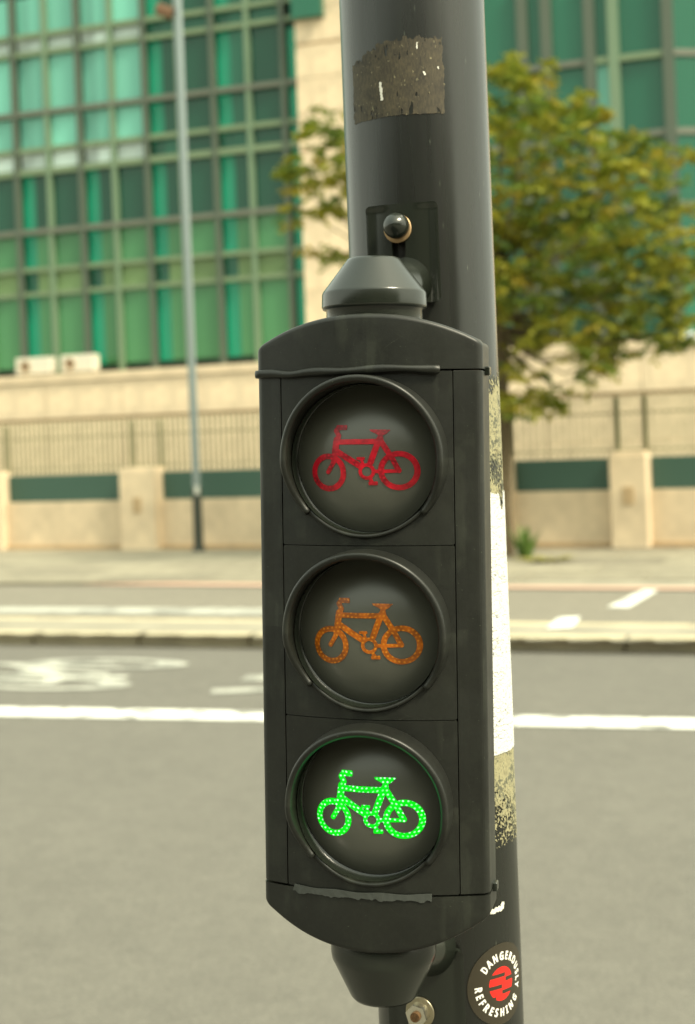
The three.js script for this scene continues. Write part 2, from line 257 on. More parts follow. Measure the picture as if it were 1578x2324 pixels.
// ---------------------------------------------------------------- office building
const bAng = 18 * Math.PI / 180, bU = new THREE.Vector3(Math.cos(bAng), 0, Math.sin(bAng)), bN = new THREE.Vector3(-Math.sin(bAng), 0, Math.cos(bAng)), bO = P(653, 1005, 40).setY(0);
const fac = (px, py, off = 0) => { const o = bO.clone().addScaledVector(bN, off), r = rayOf(px, py), t = o.clone().sub(new THREE.Vector3(0, EYE, 0)).dot(bN) / r.dot(bN); r.multiplyScalar(t); r.y += EYE; return [r.clone().sub(bO).dot(bU), r.y]; };
const building = thing('office_building', 'cream stone office building with green glass curtain walls', 'building', bO);
building.rotation.y = -bAng;
{
  const B = building, jit = (c, a) => { const k = 1 + a * (rnd() - 0.5); return lin(c[0] * k, c[1] * k, c[2] * k); };
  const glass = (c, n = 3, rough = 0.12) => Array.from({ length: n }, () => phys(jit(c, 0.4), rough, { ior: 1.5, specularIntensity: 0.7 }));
  const teal = glass([0.15, 0.44, 0.345], 4), white = glass([0.48, 0.58, 0.55], 3, 0.3), dark = glass([0.009, 0.068, 0.04], 4), mid = glass([0.014, 0.10, 0.06], 3), green = glass([0.06, 0.205, 0.085], 4), emer = glass([0.01, 0.27, 0.155], 4), olive = glass([0.14, 0.22, 0.09], 3, 0.4);  // teal and dark tints: sky and building reflections put into the glass colour
  const pick = (a) => a[Math.floor(rnd() * a.length)];
  const mullD = std(lin(0.065, 0.085, 0.06), 0.6), mullL = std(lin(0.125, 0.19, 0.115), 0.5), railD = std(lin(0.11, 0.12, 0.09), 0.6), railL = std(lin(0.135, 0.19, 0.105), 0.5), backM = std(lin(0.02, 0.05, 0.035), 0.8);
  const yAt = (py, px = 188) => fac(px, py)[1], base = 3.72;
  // left curtain wall
  const uR = fac(692, 500)[0], step = (fac(653, 400)[0] - fac(39.6, 400)[0]) / 4, uM0 = fac(653, 400)[0];
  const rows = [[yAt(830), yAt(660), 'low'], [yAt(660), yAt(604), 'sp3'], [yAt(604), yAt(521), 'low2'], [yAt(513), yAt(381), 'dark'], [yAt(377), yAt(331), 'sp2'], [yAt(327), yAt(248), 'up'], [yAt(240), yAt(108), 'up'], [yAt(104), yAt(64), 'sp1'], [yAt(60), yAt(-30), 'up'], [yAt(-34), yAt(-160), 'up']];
  const topY = yAt(-160);
  const pane = (u0, u1, y0, y1, m, z = -0.12) => part('pane', box(u0, u1, y0, y1, z - 0.03, z), m, B);
  const nb = 10;
  part('backing_wall', box(uM0 - nb * step, uR + 0.02, base, topY, -0.6, -0.3), backM, B);
  for (let k = 0; k < nb; k++) {
    const ua = uM0 - (k + 1) * step, ub = ua + step, um = ua + step * 0.5;
    for (const [ya, yb, kind] of rows) {
      const right = k < 2;                                      // the two bays nearest the stone pier
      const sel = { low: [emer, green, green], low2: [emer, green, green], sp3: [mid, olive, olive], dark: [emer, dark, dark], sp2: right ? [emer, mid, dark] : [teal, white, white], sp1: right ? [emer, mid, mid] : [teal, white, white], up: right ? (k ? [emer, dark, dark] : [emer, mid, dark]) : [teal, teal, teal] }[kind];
      const f = step * 0.24;
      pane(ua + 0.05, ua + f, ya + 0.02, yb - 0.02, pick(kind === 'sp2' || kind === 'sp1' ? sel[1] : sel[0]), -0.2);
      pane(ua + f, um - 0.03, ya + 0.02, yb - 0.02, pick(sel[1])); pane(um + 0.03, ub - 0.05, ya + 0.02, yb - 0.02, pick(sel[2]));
    }
    part('mullion', box(ub - 0.07, ub + 0.07, base, topY, -0.12, 0.08), mullD, B);
    part('mullion', box(um - 0.07, um + 0.07, base, topY, -0.11, 0.05), mullL, B);
  }
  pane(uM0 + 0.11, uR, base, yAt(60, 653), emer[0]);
  for (const [a, b, m] of [[517, 12, railD], [244, 11, railD], [660, 10, railL], [604, 10, railL], [379, 14, railL], [329, 11, railL], [106, 11, railL], [65, 11, railL]]) part('transom', box(uM0 - nb * step, uR, yAt(a + b / 2), yAt(a - b / 2), -0.1, m === railD ? 0.065 : 0.035), m, B);
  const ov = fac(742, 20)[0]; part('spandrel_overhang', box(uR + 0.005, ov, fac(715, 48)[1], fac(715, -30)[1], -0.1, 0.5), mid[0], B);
  // stone pier between the curtain walls, in courses
  const uR2 = fac(1085, 400)[0]; let y = base + 0.02; const cH = 0.98;
  for (let i = 0; y < topY; i++, y += cH) for (let s = uR + 0.01; s < uR2 - 0.1;) { const e = Math.min(uR2, s + (i % 2 && s < uR + 0.1 ? 0.75 : 1.5)); part('stone_block', box(s + 0.006, e - 0.006, y, y + cH - (i % 3 === 2 ? 0.07 : 0.014), -0.4, 0.25), stone, B); s = e; }
  part('pier_core', box(uR + 0.02, uR2, base, topY, -0.5, 0.21), stoneDark, B);
  // right curtain wall
  const X = [1086, 1189, 1243, 1341, 1395, 1519].map((p) => fac(p, 160)[0]), rt = [-60, 140, 316, 480, 640, 770].map((p) => fac(1341, p)[1]);
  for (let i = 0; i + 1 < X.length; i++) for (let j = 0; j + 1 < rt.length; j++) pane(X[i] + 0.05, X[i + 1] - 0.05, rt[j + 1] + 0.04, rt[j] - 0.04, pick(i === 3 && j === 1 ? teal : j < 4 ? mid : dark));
  X.forEach((u, i) => i && part('mullion', box(u - 0.14, u + 0.14, base, rt[0], -0.11, 0.08), i === 4 ? mullL : mullD, B));
  rt.slice(1, -1).forEach((yy, j) => { part('transom', box(X[0], X[3], yy - 0.08, yy + 0.08, -0.1, 0.04), railD, B); part('transom', box(X[3] + 0.005, X[5], yy - 0.08, yy + 0.08, -0.1, 0.043), j ? railD : railL, B); });
  part('backing_wall', box(X[0], X[5] + 0.1, base, rt[0], -0.6, -0.3), backM, B);
  // face turned away beyond the right corner, and the stone beyond it
  const g2 = new THREE.Group(); const uE = X[5] + 0.14, w2 = 1.0, ta = -0.5;
  const ret = (name, a, b, ya, yb, z0, z1, m) => { const g = box(a, b, ya, yb, z0, z1); g.rotateY(-ta).translate(uE, 0, 0); part(name, g, m, B); };
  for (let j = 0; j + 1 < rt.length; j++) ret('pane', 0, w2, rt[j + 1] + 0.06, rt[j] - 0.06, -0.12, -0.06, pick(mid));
  rt.slice(1, -1).forEach((yy) => ret('transom', 0, w2, yy - 0.08, yy + 0.08, -0.1, 0.0, railD));
  ret('stone_wall', w2 + 0.02, w2 + 9, base, rt[0], -0.4, 0.2, stone);
  // stone base in front: ledge and stone courses
  const pz = 1.5, ul = uM0 - nb * step, ur = uE + 14;
  part('ledge', box(ul, ur, base - 0.22, base, -0.3, pz), stone, B);
  for (const [a, b, z] of [[2.45, base - 0.225, pz - 0.06], [2.36, 2.45, pz - 0.2], [1.2, 2.36, pz - 0.06], [0, 1.2, pz - 0.03]]) {
    if (z === pz - 0.2) { part('stone_groove', box(ul, ur, a, b, -0.3, z), stoneDark, B); continue; }
    for (let s = ul, i = 0; s < ur; s += 2.4, i++) part('stone_block', box(s + 0.008, s + 2.392, a + 0.008, b - 0.004, -0.3, z), stone, B);
  }
}
// air conditioning units on the ledge
for (const [px0, px1, py0, py1, label] of [[40, 124, 815, 862, 'white air conditioning unit on the stone ledge, nearer the left edge'], [142, 222, 808, 852, 'white air conditioning unit on the stone ledge, nearer the lamp post']]) {
  const [a, yt] = fac(px0, py0, 0.9), [b] = fac(px1, py0, 0.9), h = yt - 3.72, w = b - a;
  const o = thing('air_conditioner', label, 'air conditioner', bO.clone().addScaledVector(bU, (a + b) / 2).addScaledVector(bN, 0.9).setY(3.72), 'air conditioning units on the ledge'); o.rotation.y = -bAng;
  const wm = std(lin(0.58, 0.54, 0.45), 0.5);
  part('casing', boxUV(new RoundedBoxGeometry(w * 0.93, h - 0.06, 0.4, 2, 0.03).translate(0, h / 2 + 0.03, 0)), wm, o);
  part('fan_grille', new THREE.TorusGeometry(0.17, 0.03, 8, 24).translate(-w * 0.2, h / 2 + 0.02, 0.2), std(lin(0.5, 0.42, 0.3), 0.6), o);
  part('fan', new THREE.CylinderGeometry(0.16, 0.16, 0.03, 24).rotateX(Math.PI / 2).translate(-w * 0.2, h / 2 + 0.02, 0.195), std(lin(0.16, 0.1, 0.05), 0.7), o);
  for (const s of [-1, 1]) part('foot', box(s * w * 0.35 - 0.05, s * w * 0.35 + 0.05, 0, 0.065, -0.18, 0.18), std(lin(0.1, 0.1, 0.09), 0.8), o);
}

// ---------------------------------------------------------------- lamp post
{
  const b = G(452, 1252, PH), o = thing('lamp_post', 'slim pale grey lamp post with dark lower section in front of the wall', 'lamp post', b);
  const grey = std(lin(0.19, 0.235, 0.235), 0.45, { metalness: 0.2 }), dk = std(lin(0.025, 0.032, 0.022), 0.5);
  part('base_section', lathe([[0.095, 0], [0.095, 0.05], [0.068, 0.09], [0.066, 0.86], [0.055, 0.9]], 20), dk, o);
  part('column', lathe([[0.055, 0.88], [0.057, 1.5], [0.058, 8.9], [0.03, 9.2], [0, 9.21]], 20), grey, o);
  part('door_plate', new RoundedBoxGeometry(0.07, 0.12, 0.03, 2, 0.01).translate(0.01, 0.86, 0.062), std(lin(0.5, 0.52, 0.47), 0.5), o);
  const top = P(374, 26, -b.z).sub(b); const brown = std(lin(0.12, 0.06, 0.025), 0.6);
  part('bracket', tube([[0, top.y + 0.02, 0], [top.x + 0.05, top.y + 0.05, 0.02]], 0.022, 8), brown, o);
  part('camera_box', new RoundedBoxGeometry(0.24, 0.15, 0.16, 2, 0.03).rotateZ(-0.35).translate(top.x, top.y, 0.02), brown, o);
  part('lantern', new RoundedBoxGeometry(0.7, 0.12, 0.3, 3, 0.05).translate(0.3, 9.2, 0), grey, o);
}

// ---------------------------------------------------------------- tree and weeds
{
  const TZ = 17.3, base = G(1142, 1262, PH), o = thing('street_tree', 'leafy yellow green street tree behind the signal pole', 'tree', base);
  const loc = (px, py, dz = 0) => P(px, py, -base.z + dz).sub(base), s = -base.z / FOC;
  const bark = std(lin(0.095, 0.07, 0.035), 0.9, { bumpMap: asphaltBump, bumpScale: 0.01 });
  const T = loc(1132, 830); part('trunk', tube([[0, -0.05, 0], [0.0, 0.6, 0], loc(1143, 1000), T, loc(1120, 700)], [0.15, 0.115, 0.105, 0.1, 0.085], 12), bark, o);
  const lobes = [[745, 290, 48, 46, .2], [705, 370, 48, 30, -.2], [665, 410, 30, 18, 0], [748, 400, 46, 40, .3], [690, 480, 46, 18, .1], [755, 470, 30, 26, 0], [755, 575, 34, 14, 0], [850, 360, 80, 90, .5],
    [930, 300, 90, 100, -.4], [1010, 240, 90, 90, .6], [1190, 172, 56, 40, 0], [1140, 160, 40, 40, .5], [1160, 270, 80, 60, .4], [1260, 250, 90, 44, -.3], [1350, 275, 52, 36, .2], [1200, 370, 110, 70, -.6], [1330, 360, 100, 66, .5], [1440, 330, 55, 34, 0], [1530, 352, 44, 22, .2], [1450, 410, 80, 50, -.4], [1250, 470, 130, 70, .3], [1390, 490, 90, 60, .6], [1510, 470, 62, 34, -.2],
    [1160, 520, 70, 60, .1], [1300, 570, 110, 62, -.5], [1420, 580, 90, 54, .2], [1525, 560, 60, 50, .4], [1190, 640, 80, 54, .5], [1300, 660, 90, 54, .0], [1420, 670, 90, 50, -.3], [1545, 650, 50, 56, .3], [1180, 740, 66, 50, -.3], [1280, 745, 80, 48, .4], [1385, 760, 64, 56, -.2], [1470, 730, 60, 40, .2], [1400, 810, 40, 26, 0], [1510, 765, 44, 26, .1], [1560, 735, 36, 30, .3], [1350, 850, 24, 14, 0], [1175, 870, 50, 46, .2], [1250, 905, 50, 28, -.1], [1165, 920, 40, 26, .4], [1330, 820, 40, 30, .3], [1000, 480, 120, 120, .4], [1060, 640, 120, 120, 0], [1090, 800, 90, 70, -.3]];
  lobes.forEach(([px, py, rx, ry, dz], i) => { const e = loc(px, py, -dz * 1.6), f = T.clone().lerp(loc(1120, 620), Math.min(1, 0.2 + 0.8 * clamp((900 - py) / 600))), m = f.clone().lerp(e, 0.55); m.y -= 0.12 + 0.1 * (i % 3); m.x += 0.08 * ((i * 5) % 3 - 1);
    part('limb', tube([f, f.clone().lerp(m, 0.5), m, e], [0.03, 0.02, 0.012, 0.005], 6), bark, o); });
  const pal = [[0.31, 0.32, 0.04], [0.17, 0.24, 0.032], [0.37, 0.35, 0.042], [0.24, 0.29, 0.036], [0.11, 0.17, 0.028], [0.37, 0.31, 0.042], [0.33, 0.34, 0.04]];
  const pos = [], col = [], idx = [], v = new THREE.Vector3(), q = new THREE.Quaternion(), E = new THREE.Euler();
  for (const [px, py, rx, ry, dz] of lobes) {
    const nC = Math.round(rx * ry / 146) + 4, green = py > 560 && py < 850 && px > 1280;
    for (let c = 0; c < nC; c++) {
      const a = rr(0, 6.283), rad = Math.sqrt(rnd()) * 1.05, zz = rr(-1, 1) * s * (rx + ry) * 0.5; const ctr = loc(px + Math.cos(a) * rx * rad, py + Math.sin(a) * ry * rad, -dz * 1.6 + zz);
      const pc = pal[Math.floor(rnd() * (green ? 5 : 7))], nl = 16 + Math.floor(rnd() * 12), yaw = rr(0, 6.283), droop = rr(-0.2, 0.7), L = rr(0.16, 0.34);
      for (let k = 0; k < nl; k++) {                              // a feathered spray: leaflets in pairs along a drooping stalk
        const t = k / nl, sd = k % 2 ? 1 : -1, st = [Math.cos(yaw) * L * t, -droop * L * t * t + rr(-0.02, 0.02), Math.sin(yaw) * L * t];
        E.set(rr(-0.6, 0.6) - 0.3, -yaw + sd * rr(0.7, 1.4), rr(-0.7, 0.3)); q.setFromEuler(E); const l = rr(0.06, 0.11), w = l * 0.3, b0 = pos.length / 3, br = rr(0.75, 1.3);
        for (const [x, y, z] of [[0, 0, 0], [l * 0.5, 0.006, w], [l, -0.012, 0], [l * 0.5, 0.006, -w]]) { v.set(x, y, z).applyQuaternion(q); pos.push(ctr.x + st[0] + v.x, ctr.y + st[1] + v.y, ctr.z + st[2] + v.z); col.push(pc[0] * br, pc[1] * br, pc[2] * br); }
        idx.push(b0, b0 + 1, b0 + 2, b0, b0 + 2, b0 + 3);
      }
    }
  }
  const g = geoOf(pos, idx); g.setAttribute('color', new THREE.Float32BufferAttribute(col, 3));
  part('crown', g, phys(lin(1, 1, 1), 0.7, { vertexColors: true, transmission: 0.4, thickness: 0, specularIntensity: 0.3 }), o);
}
function weed(label, px, py, n, hgt, spread, c, flat) {
  const b = G(px, py, PH), o = thing('weed', label, 'plant', b, 'weeds on the far pavement'), pos = [], idx = [];
  for (let k = 0; k < n; k++) { const a = rr(0, 6.283), r = rr(0, spread), h = hgt * rr(0.4, 1), w = rr(0.015, 0.035), lean = rr(0.05, 0.2) * (flat ? 2 : 1), x = Math.cos(a) * r, z = Math.sin(a) * r, b0 = pos.length / 3, ca = Math.cos(a), sa = Math.sin(a);
    pos.push(x - w * sa * 0.4, 0, z + w * ca * 0.4, x + w * sa * 0.4, 0, z - w * ca * 0.4, x + ca * lean * 0.5 + w * sa, h * 0.6, z + sa * lean * 0.5 - w * ca, x + ca * lean * 0.5 - w * sa, h * 0.6, z + sa * lean * 0.5 + w * ca, x + ca * lean, h, z + sa * lean);
    idx.push(b0, b0 + 1, b0 + 2, b0, b0 + 2, b0 + 3, b0 + 3, b0 + 2, b0 + 4); }
  part('leaves', geoOf(pos, idx), std(c, 0.7), o);
  part('stem', tube([[0, -0.02, 0], [0.01, hgt * 0.6, 0]], [0.012, 0.006], 6), std(lin(0.08, 0.1, 0.02), 0.8), o);
}
weed('upright green weed at the foot of the street tree', 1192, 1268, 46, 0.42, 0.07, lin(0.09, 0.16, 0.025));
weed('low yellowish weed patch on the pavement right of the tree', 1237, 1275, 60, 0.06, 0.16, lin(0.22, 0.2, 0.04), true);

// ---------------------------------------------------------------- brick railway viaduct behind the viewpoint (mirrored in the dark gloss paint)
{
  const o = thing('railway_viaduct', 'long dark brick railway viaduct behind the viewpoint', 'viaduct', new THREE.Vector3(-30, 0, 13));
  const brick = std(lin(0.11, 0.07, 0.045), 0.9, { map: tex(256, 256, (u, v, i, j) => { const r = Math.floor(v * 32), e = (u * 12 + (r % 2) * 0.5) % 1, m = (v * 32 % 1) < 0.14 || e < 0.06; const k = m ? 0.75 : 0.7 + 0.35 * hash(Math.floor(u * 12 + (r % 2) * 0.5) % 12, r, 3); return [k, k, k]; }) });
  const hole = std(lin(0.02, 0.02, 0.018), 0.8);
  for (let k = -5; k <= 4; k++) {
    const sh = new THREE.Shape(); sh.moveTo(0, 0).lineTo(1.2, 0).lineTo(1.2, 1.4).absarc(5, 1.4, 3.8, Math.PI, 0, true).lineTo(8.8, 0).lineTo(10, 0).lineTo(10, 6).lineTo(0, 6).closePath();
    const a = part('arch', boxUV(new THREE.ExtrudeGeometry(sh, { depth: 4, bevelEnabled: false, curveSegments: 16 }).translate(k * 10, 0, 0), 0.35), brick, o);
    part('infill', box(k * 10 + 1.2, k * 10 + 8.8, 0, 5.2, 2.6, 2.8), hole, a);
  }
  part('parapet', box(-50, 50, 6.003, 6.8, 0.1, 0.5), brick, o);
}

// ---------------------------------------------------------------- signal pole
const PR = 0.0567, PD = 1.117, pc = P(933.5 + 0.0394 * 1000, 1000, PD);             // the axis at eye level
const pHit = (px, py) => { const r = rayOf(px, py), a = r.x * r.x + r.z * r.z, b = -2 * (r.x * pc.x + r.z * pc.z), c = pc.x * pc.x + pc.z * pc.z - PR * PR, D = Math.max(0, b * b - 4 * a * c), t = (-b - Math.sqrt(D)) / (2 * a); return [Math.atan2(r.x * t - pc.x, r.z * t - pc.z), r.y * t + EYE]; };
const onPole = (th, y, r) => [Math.sin(th) * r, y, Math.cos(th) * r];
{
  const o = thing('signal_pole', 'tall dark grey round steel signal pole with torn paper and stickers', 'pole', new THREE.Vector3(pc.x, 0, pc.z));
  const pm = tex(512, 1024, (u, v, i, j) => { const st = fbm(u * 40, v * 2, 11, 3, 0), n = fbm(u * 8, v * 24, 31, 4), sp = hash(i, j, 77); let k = 0.112 + 0.025 * (st - 0.5) + 0.025 * (n - 0.5); if (sp > 0.9985) k += 0.2; return [k * 0.97, k * 1.03, k * 0.90]; });
  const pr = tex(512, 1024, (u, v) => 0.21 + 0.13 * fbm(u * 30, v * 12, 51, 4), false);
  const paint = phys(lin(1, 1, 1), 1, { map: pm, roughnessMap: pr, bumpMap: tex(256, 1024, (u, v) => fbm(u * 60, v * 90, 15, 3), false), bumpScale: 0.0001, specularIntensity: 1, ior: 1.55 });
  part('shaft', new THREE.CylinderGeometry(PR, PR, 3.2, 128, 1, true).translate(0, 1.6, 0), paint, o);
  part('pole_cap', new THREE.SphereGeometry(PR + 0.002, 32, 12, 0, 6.3, 0, 1.5708).scale(1, 0.4, 1).translate(0, 3.2, 0), paint, o);
  part('ground_collar', lathe([[0.09, 0], [0.09, 0.012], [PR + 0.004, 0.03], [PR + 0.002, 0.05]], 48), paint, o);
  // worn residue down the right side: cream scuffs, torn white paper, glue
  const wrap = (sdf, x0, x1, y0, y1, cell, th, r, uvf) => sdfPlate(sdf, x0, x1, y0, y1, cell, th, (x, y, d) => onPole(x / PR, y, r + d), uvf);
  const yOf = (px, py) => pHit(px, py)[1];
  const yR0 = yOf(1125, 838), yR1 = yOf(1130, 1925), a0 = 0.45 * PR, a1 = 2.0 * PR;
  const cream = tex(512, 1024, (u, v, i, j) => { const n = fbm(u * 10 + v * 6, v * 46, 91, 5), f = fbm(u * 70 + v * 24, v * 210, 95, 3), k = 0.62 + 0.26 * (f - 0.5) + 0.30 * (n - 0.5) ; const d = sstep(0.50, 0.60, 0.5 * f + 0.5 * n + 0.10 * (hash(i, j, 7) - 0.5)); return [mix(k, 0.26, d * 0.8), mix(k * 0.96, 0.27, d * 0.8), mix(k * 0.74, 0.23, d * 0.8)]; }, true, false);
  const creamM = std(lin(1, 1, 1), 0.85, { map: cream });
  const res = (x, y) => { const t = (yR0 - y) / (yR0 - yR1), thin = t < 0.06 ? (0.06 - t) * 7 : 0, low = t > 0.95 ? (t - 0.95) * 5 : 0;
    const bd = Math.max(a0 - x, x - a1, y - yR0, yR1 - y) , nn = fbm(x * 900 + y * 380, y * 700, 7, 4) - 0.5, big = fbm(x * 60, y * 42, 17, 3) - 0.5; return Math.max(bd, (nn * 1.0 + big * 0.6 - 0.17 + thin + low) * 0.003); };
  part('glue_residue', wrap(res, a0 - 0.001, a1 + 0.001, yR1 - 0.001, yR0 + 0.001, 0.00055, 0, PR + 0.0003, (x, y) => [(x - a0) / (a1 - a0), (y - yR1) / (yR0 - yR1)]), creamM, o, 'cream scuffed glue residue');
  const yP0 = yOf(1125, 1120), yP1 = yOf(1130, 1712);
  const crease = tex(512, 1024, (u, v) => { const c1 = Math.abs(fbm(u * 5, v * 26, 61, 4) - 0.5), c2 = Math.abs(fbm(u * 9 + 3, v * 44, 67, 4) - 0.5); return clamp(0.5 + 0.3 * sstep(0, 0.05, c1) + 0.2 * sstep(0, 0.04, c2)); }, false, false);
  const creaseShadeSpecks = tex(512, 1024, (u, v, i, j) => { const c1 = Math.abs(fbm(u * 5, v * 26, 61, 4) - 0.5), s = fbm(u * 40, v * 120, 69, 3); const c3 = Math.abs(fbm(u * 11 + 7, v * 40, 167, 4) - 0.5); const k = 0.80 - 0.30 * (1 - sstep(0, 0.009, c1)) * sstep(0.45, 0.6, fbm(u * 6, v * 20, 5, 2)) - 0.16 * (1 - sstep(0, 0.008, c3)) - 0.35 * sstep(0.74, 0.80, s); return [k, k, k * 0.985]; }, true, false);  // wrinkle shading put into the paper colour, with dark specks
  const paperM = std(lin(1, 1, 1), 0.8, { map: creaseShadeSpecks, bumpMap: crease, bumpScale: 0.0012 });
  const p0 = 0.62 * PR, pNotch = pHit(1133, 1150)[0] * PR;
  const pap = (x, y) => { const n = (fbm(x * 700, y * 500, 23, 4) - 0.5) * 0.006, top = yP0 + n - 0.008 * sstep(pNotch - 0.002, pNotch + 0.002, x) * (1 - sstep(pNotch + 0.006, pNotch + 0.010, x)) * 1.6; const bot = yP1 + n * 0.25;
    let d = Math.max(y - top, bot - y, p0 - x, x - 1.9 * PR); const h1 = seg(x, y, pNotch + 0.017, yP0 - 0.03, pNotch + 0.015, yP0 - 0.055, 0.0007) + n * 0.2, h2 = seg(x, y, pNotch + 0.018, yP1 + 0.012, pNotch + 0.006, yP1 + 0.006, 0.0009) + n * 0.3; return Math.max(d, -h1, -h2); };
  part('torn_paper', wrap(pap, p0 - 0.001, 1.95 * PR, yP1 - 0.004, yP0 + 0.006, 0.0007, 0.0004, PR + 0.0009, (x, y) => [(x - p0) / (1.3 * PR), (y - yP1) / (yP0 - yP1)]), paperM, o, 'torn white paper, wrinkled');
  // brown tape patch near the top
  const [tL] = pHit(802, 180), [tR, yT0] = pHit(1003, 85), [, yT1] = pHit(900, 262), [, yT1b] = pHit(1010, 232); const xl = tL * PR, xr = tR * PR;
  const tapeMap = tex(512, 512, (u, v, i, j) => { const n = fbm(u * 9, v * 9, 131, 5), f = fbm(u * 90, v * 26, 135, 3), g = hash(i, j, 3); let k = 0.215 + 0.12 * (n - 0.5) + 0.13 * (f - 0.5) + 0.05 * (g - 0.5); const w = fbm(u * 60, v * 18, 141, 3) > 0.80 ? 0.22 : 0; return [k * 1.10 + w, k * 0.98 + w, k * 0.70 + w * 0.8]; }, true, false);
  const tape = (x, y) => { const n = (fbm(x * 300, y * 300, 53, 4) - 0.5) * 0.007, tt = (x - xl) / (xr - xl), top = mix(yT0 - 0.012, yT0, sstep(0, 0.5, tt)), bot = yT1; const wear = (fbm(x * 520, y * 160, 57, 4) - 0.5) + 0.5 * (fbm(x * 90, y * 70, 59, 3) - 0.5) - 0.29; return Math.max(xl - x + n * 0.5, x - xr + n * 0.5, y - top + n, bot - y + n * 0.3, wear * 0.004); };
  part('tape_patch', wrap(tape, xl - 0.002, xr + 0.002, yT1 - 0.004, yT0 + 0.006, 0.0005, 0.0001, PR + 0.0004, (x, y) => [(x - xl) / (xr - xl), (y - yT1) / (yT0 - yT1)]), std(lin(1, 1, 1), 0.7, { map: tapeMap }), o, 'brown weathered tape patch');
  const whiteM = std(lin(0.7, 0.68, 0.6), 0.8);
  for (const [x0, y0, x1, y1, r] of [[930, 190, 934, 226, 0.0010], [1012, 98, 1013, 110, 0.0005], [1028, 164, 1031, 169, 0.0006], [1060, 153, 1061, 157, 0.0006]]) { const A = pHit(x0 - 66, y0), Bq = pHit(x1 - 66, y1); const f = (x, y) => seg(x, y, A[0] * PR, A[1], Bq[0] * PR, Bq[1], r) + (fbm(x * 900, y * 900, 3, 2) - 0.5) * 0.0012; part('paper_scrap', wrap(f, Math.min(A[0], Bq[0]) * PR - 0.003, Math.max(A[0], Bq[0]) * PR + 0.003, Bq[1] - 0.003, A[1] + 0.003, 0.0003, 0.0001, PR + 0.0007, (x, y) => [x, y]), whiteM, o); }
  { const A = pHit(1124, 2066), Bq = pHit(1138, 2060); const f = (x, y) => Math.min(seg(x, y, A[0] * PR - 0.004, A[1], Bq[0] * PR, Bq[1], 0.0018), seg(x, y, Bq[0] * PR, Bq[1], Bq[0] * PR + 0.001, Bq[1] + 0.003, 0.0016)) + (fbm(x * 900, y * 900, 5, 2) - 0.5) * 0.002; part('paper_scrap', wrap(f, A[0] * PR - 0.01, Bq[0] * PR + 0.006, Math.min(A[1], Bq[1]) - 0.006, Math.max(A[1], Bq[1]) + 0.009, 0.0003, 0.0001, PR + 0.0007, (x, y) => [x, y]), whiteM, o); }
  // round printed sticker
  const N = 1024, cv = document.createElement('canvas'); cv.width = cv.height = N; const cx = cv.getContext('2d');
  cx.fillStyle = '#332e22'; cx.fillRect(0, 0, N, N); cx.translate(N / 2, N / 2);
  cx.save(); cx.beginPath(); cx.ellipse(0, 0, 208, 214, 0, 0, 6.2832); cx.clip(); cx.fillStyle = '#e2241c'; cx.fillRect(-260, -260, 520, 520); cx.fillStyle = '#332e22'; cx.rotate(0.03);
  for (const [x, y, w, h] of [[-240, -133, 300, 48], [66, -70, 200, 52], [-240, 8, 240, 50], [2, 86, 240, 48], [-240, 150, 140, 90]]) cx.fillRect(x, y, w, h);
  cx.restore();
  cx.fillStyle = '#f4f2ea'; cx.textAlign = 'center'; cx.textBaseline = 'alphabetic'; cx.font = 'bold 142px sans-serif';
  const arc = (s, R, from, to, inside) => { const ws = [...s].map((c) => cx.measureText(c).width + 4), tot = ws.reduce((p, c) => p + c, 0); let acc = 0; [...s].forEach((c, i) => { const a = mix(from, to, (acc + ws[i] / 2) / tot); acc += ws[i]; const t = a * Math.PI / 180; cx.save(); cx.translate(Math.cos(t) * R, -Math.sin(t) * R); cx.rotate(inside ? -t - Math.PI / 2 : Math.PI / 2 - t); cx.scale(0.80, 1); cx.lineWidth = 4; cx.strokeStyle = '#f4f2ea'; cx.strokeText(c, 0, 0); cx.fillText(c, 0, 0); cx.restore(); }); };
  arc('DANGEROUSLY', 300, 148, -26, false); arc('REFRESHING', 412, 173, 324, true);
  const ct = new THREE.CanvasTexture(cv); ct.colorSpace = THREE.SRGBColorSpace; ct.anisotropy = 8;
  const [, yS] = pHit(1112, 2240), tS = 0.70, RS = 0.0302;
  part('round_sticker', wrap((x, y) => Math.hypot(x, y) - RS, -RS - 0.001, RS + 0.001, -RS - 0.001, RS + 0.001, 0.0008, 0.00025, PR + 0.0006, (x, y) => [0.5 + x / RS / 2, 0.5 + y / RS / 2]).rotateY(tS).translate(0, yS, 0), std(lin(1, 1, 1), 0.45, { map: ct }), o, 'round sticker with white lettering around a red checked disc');
}

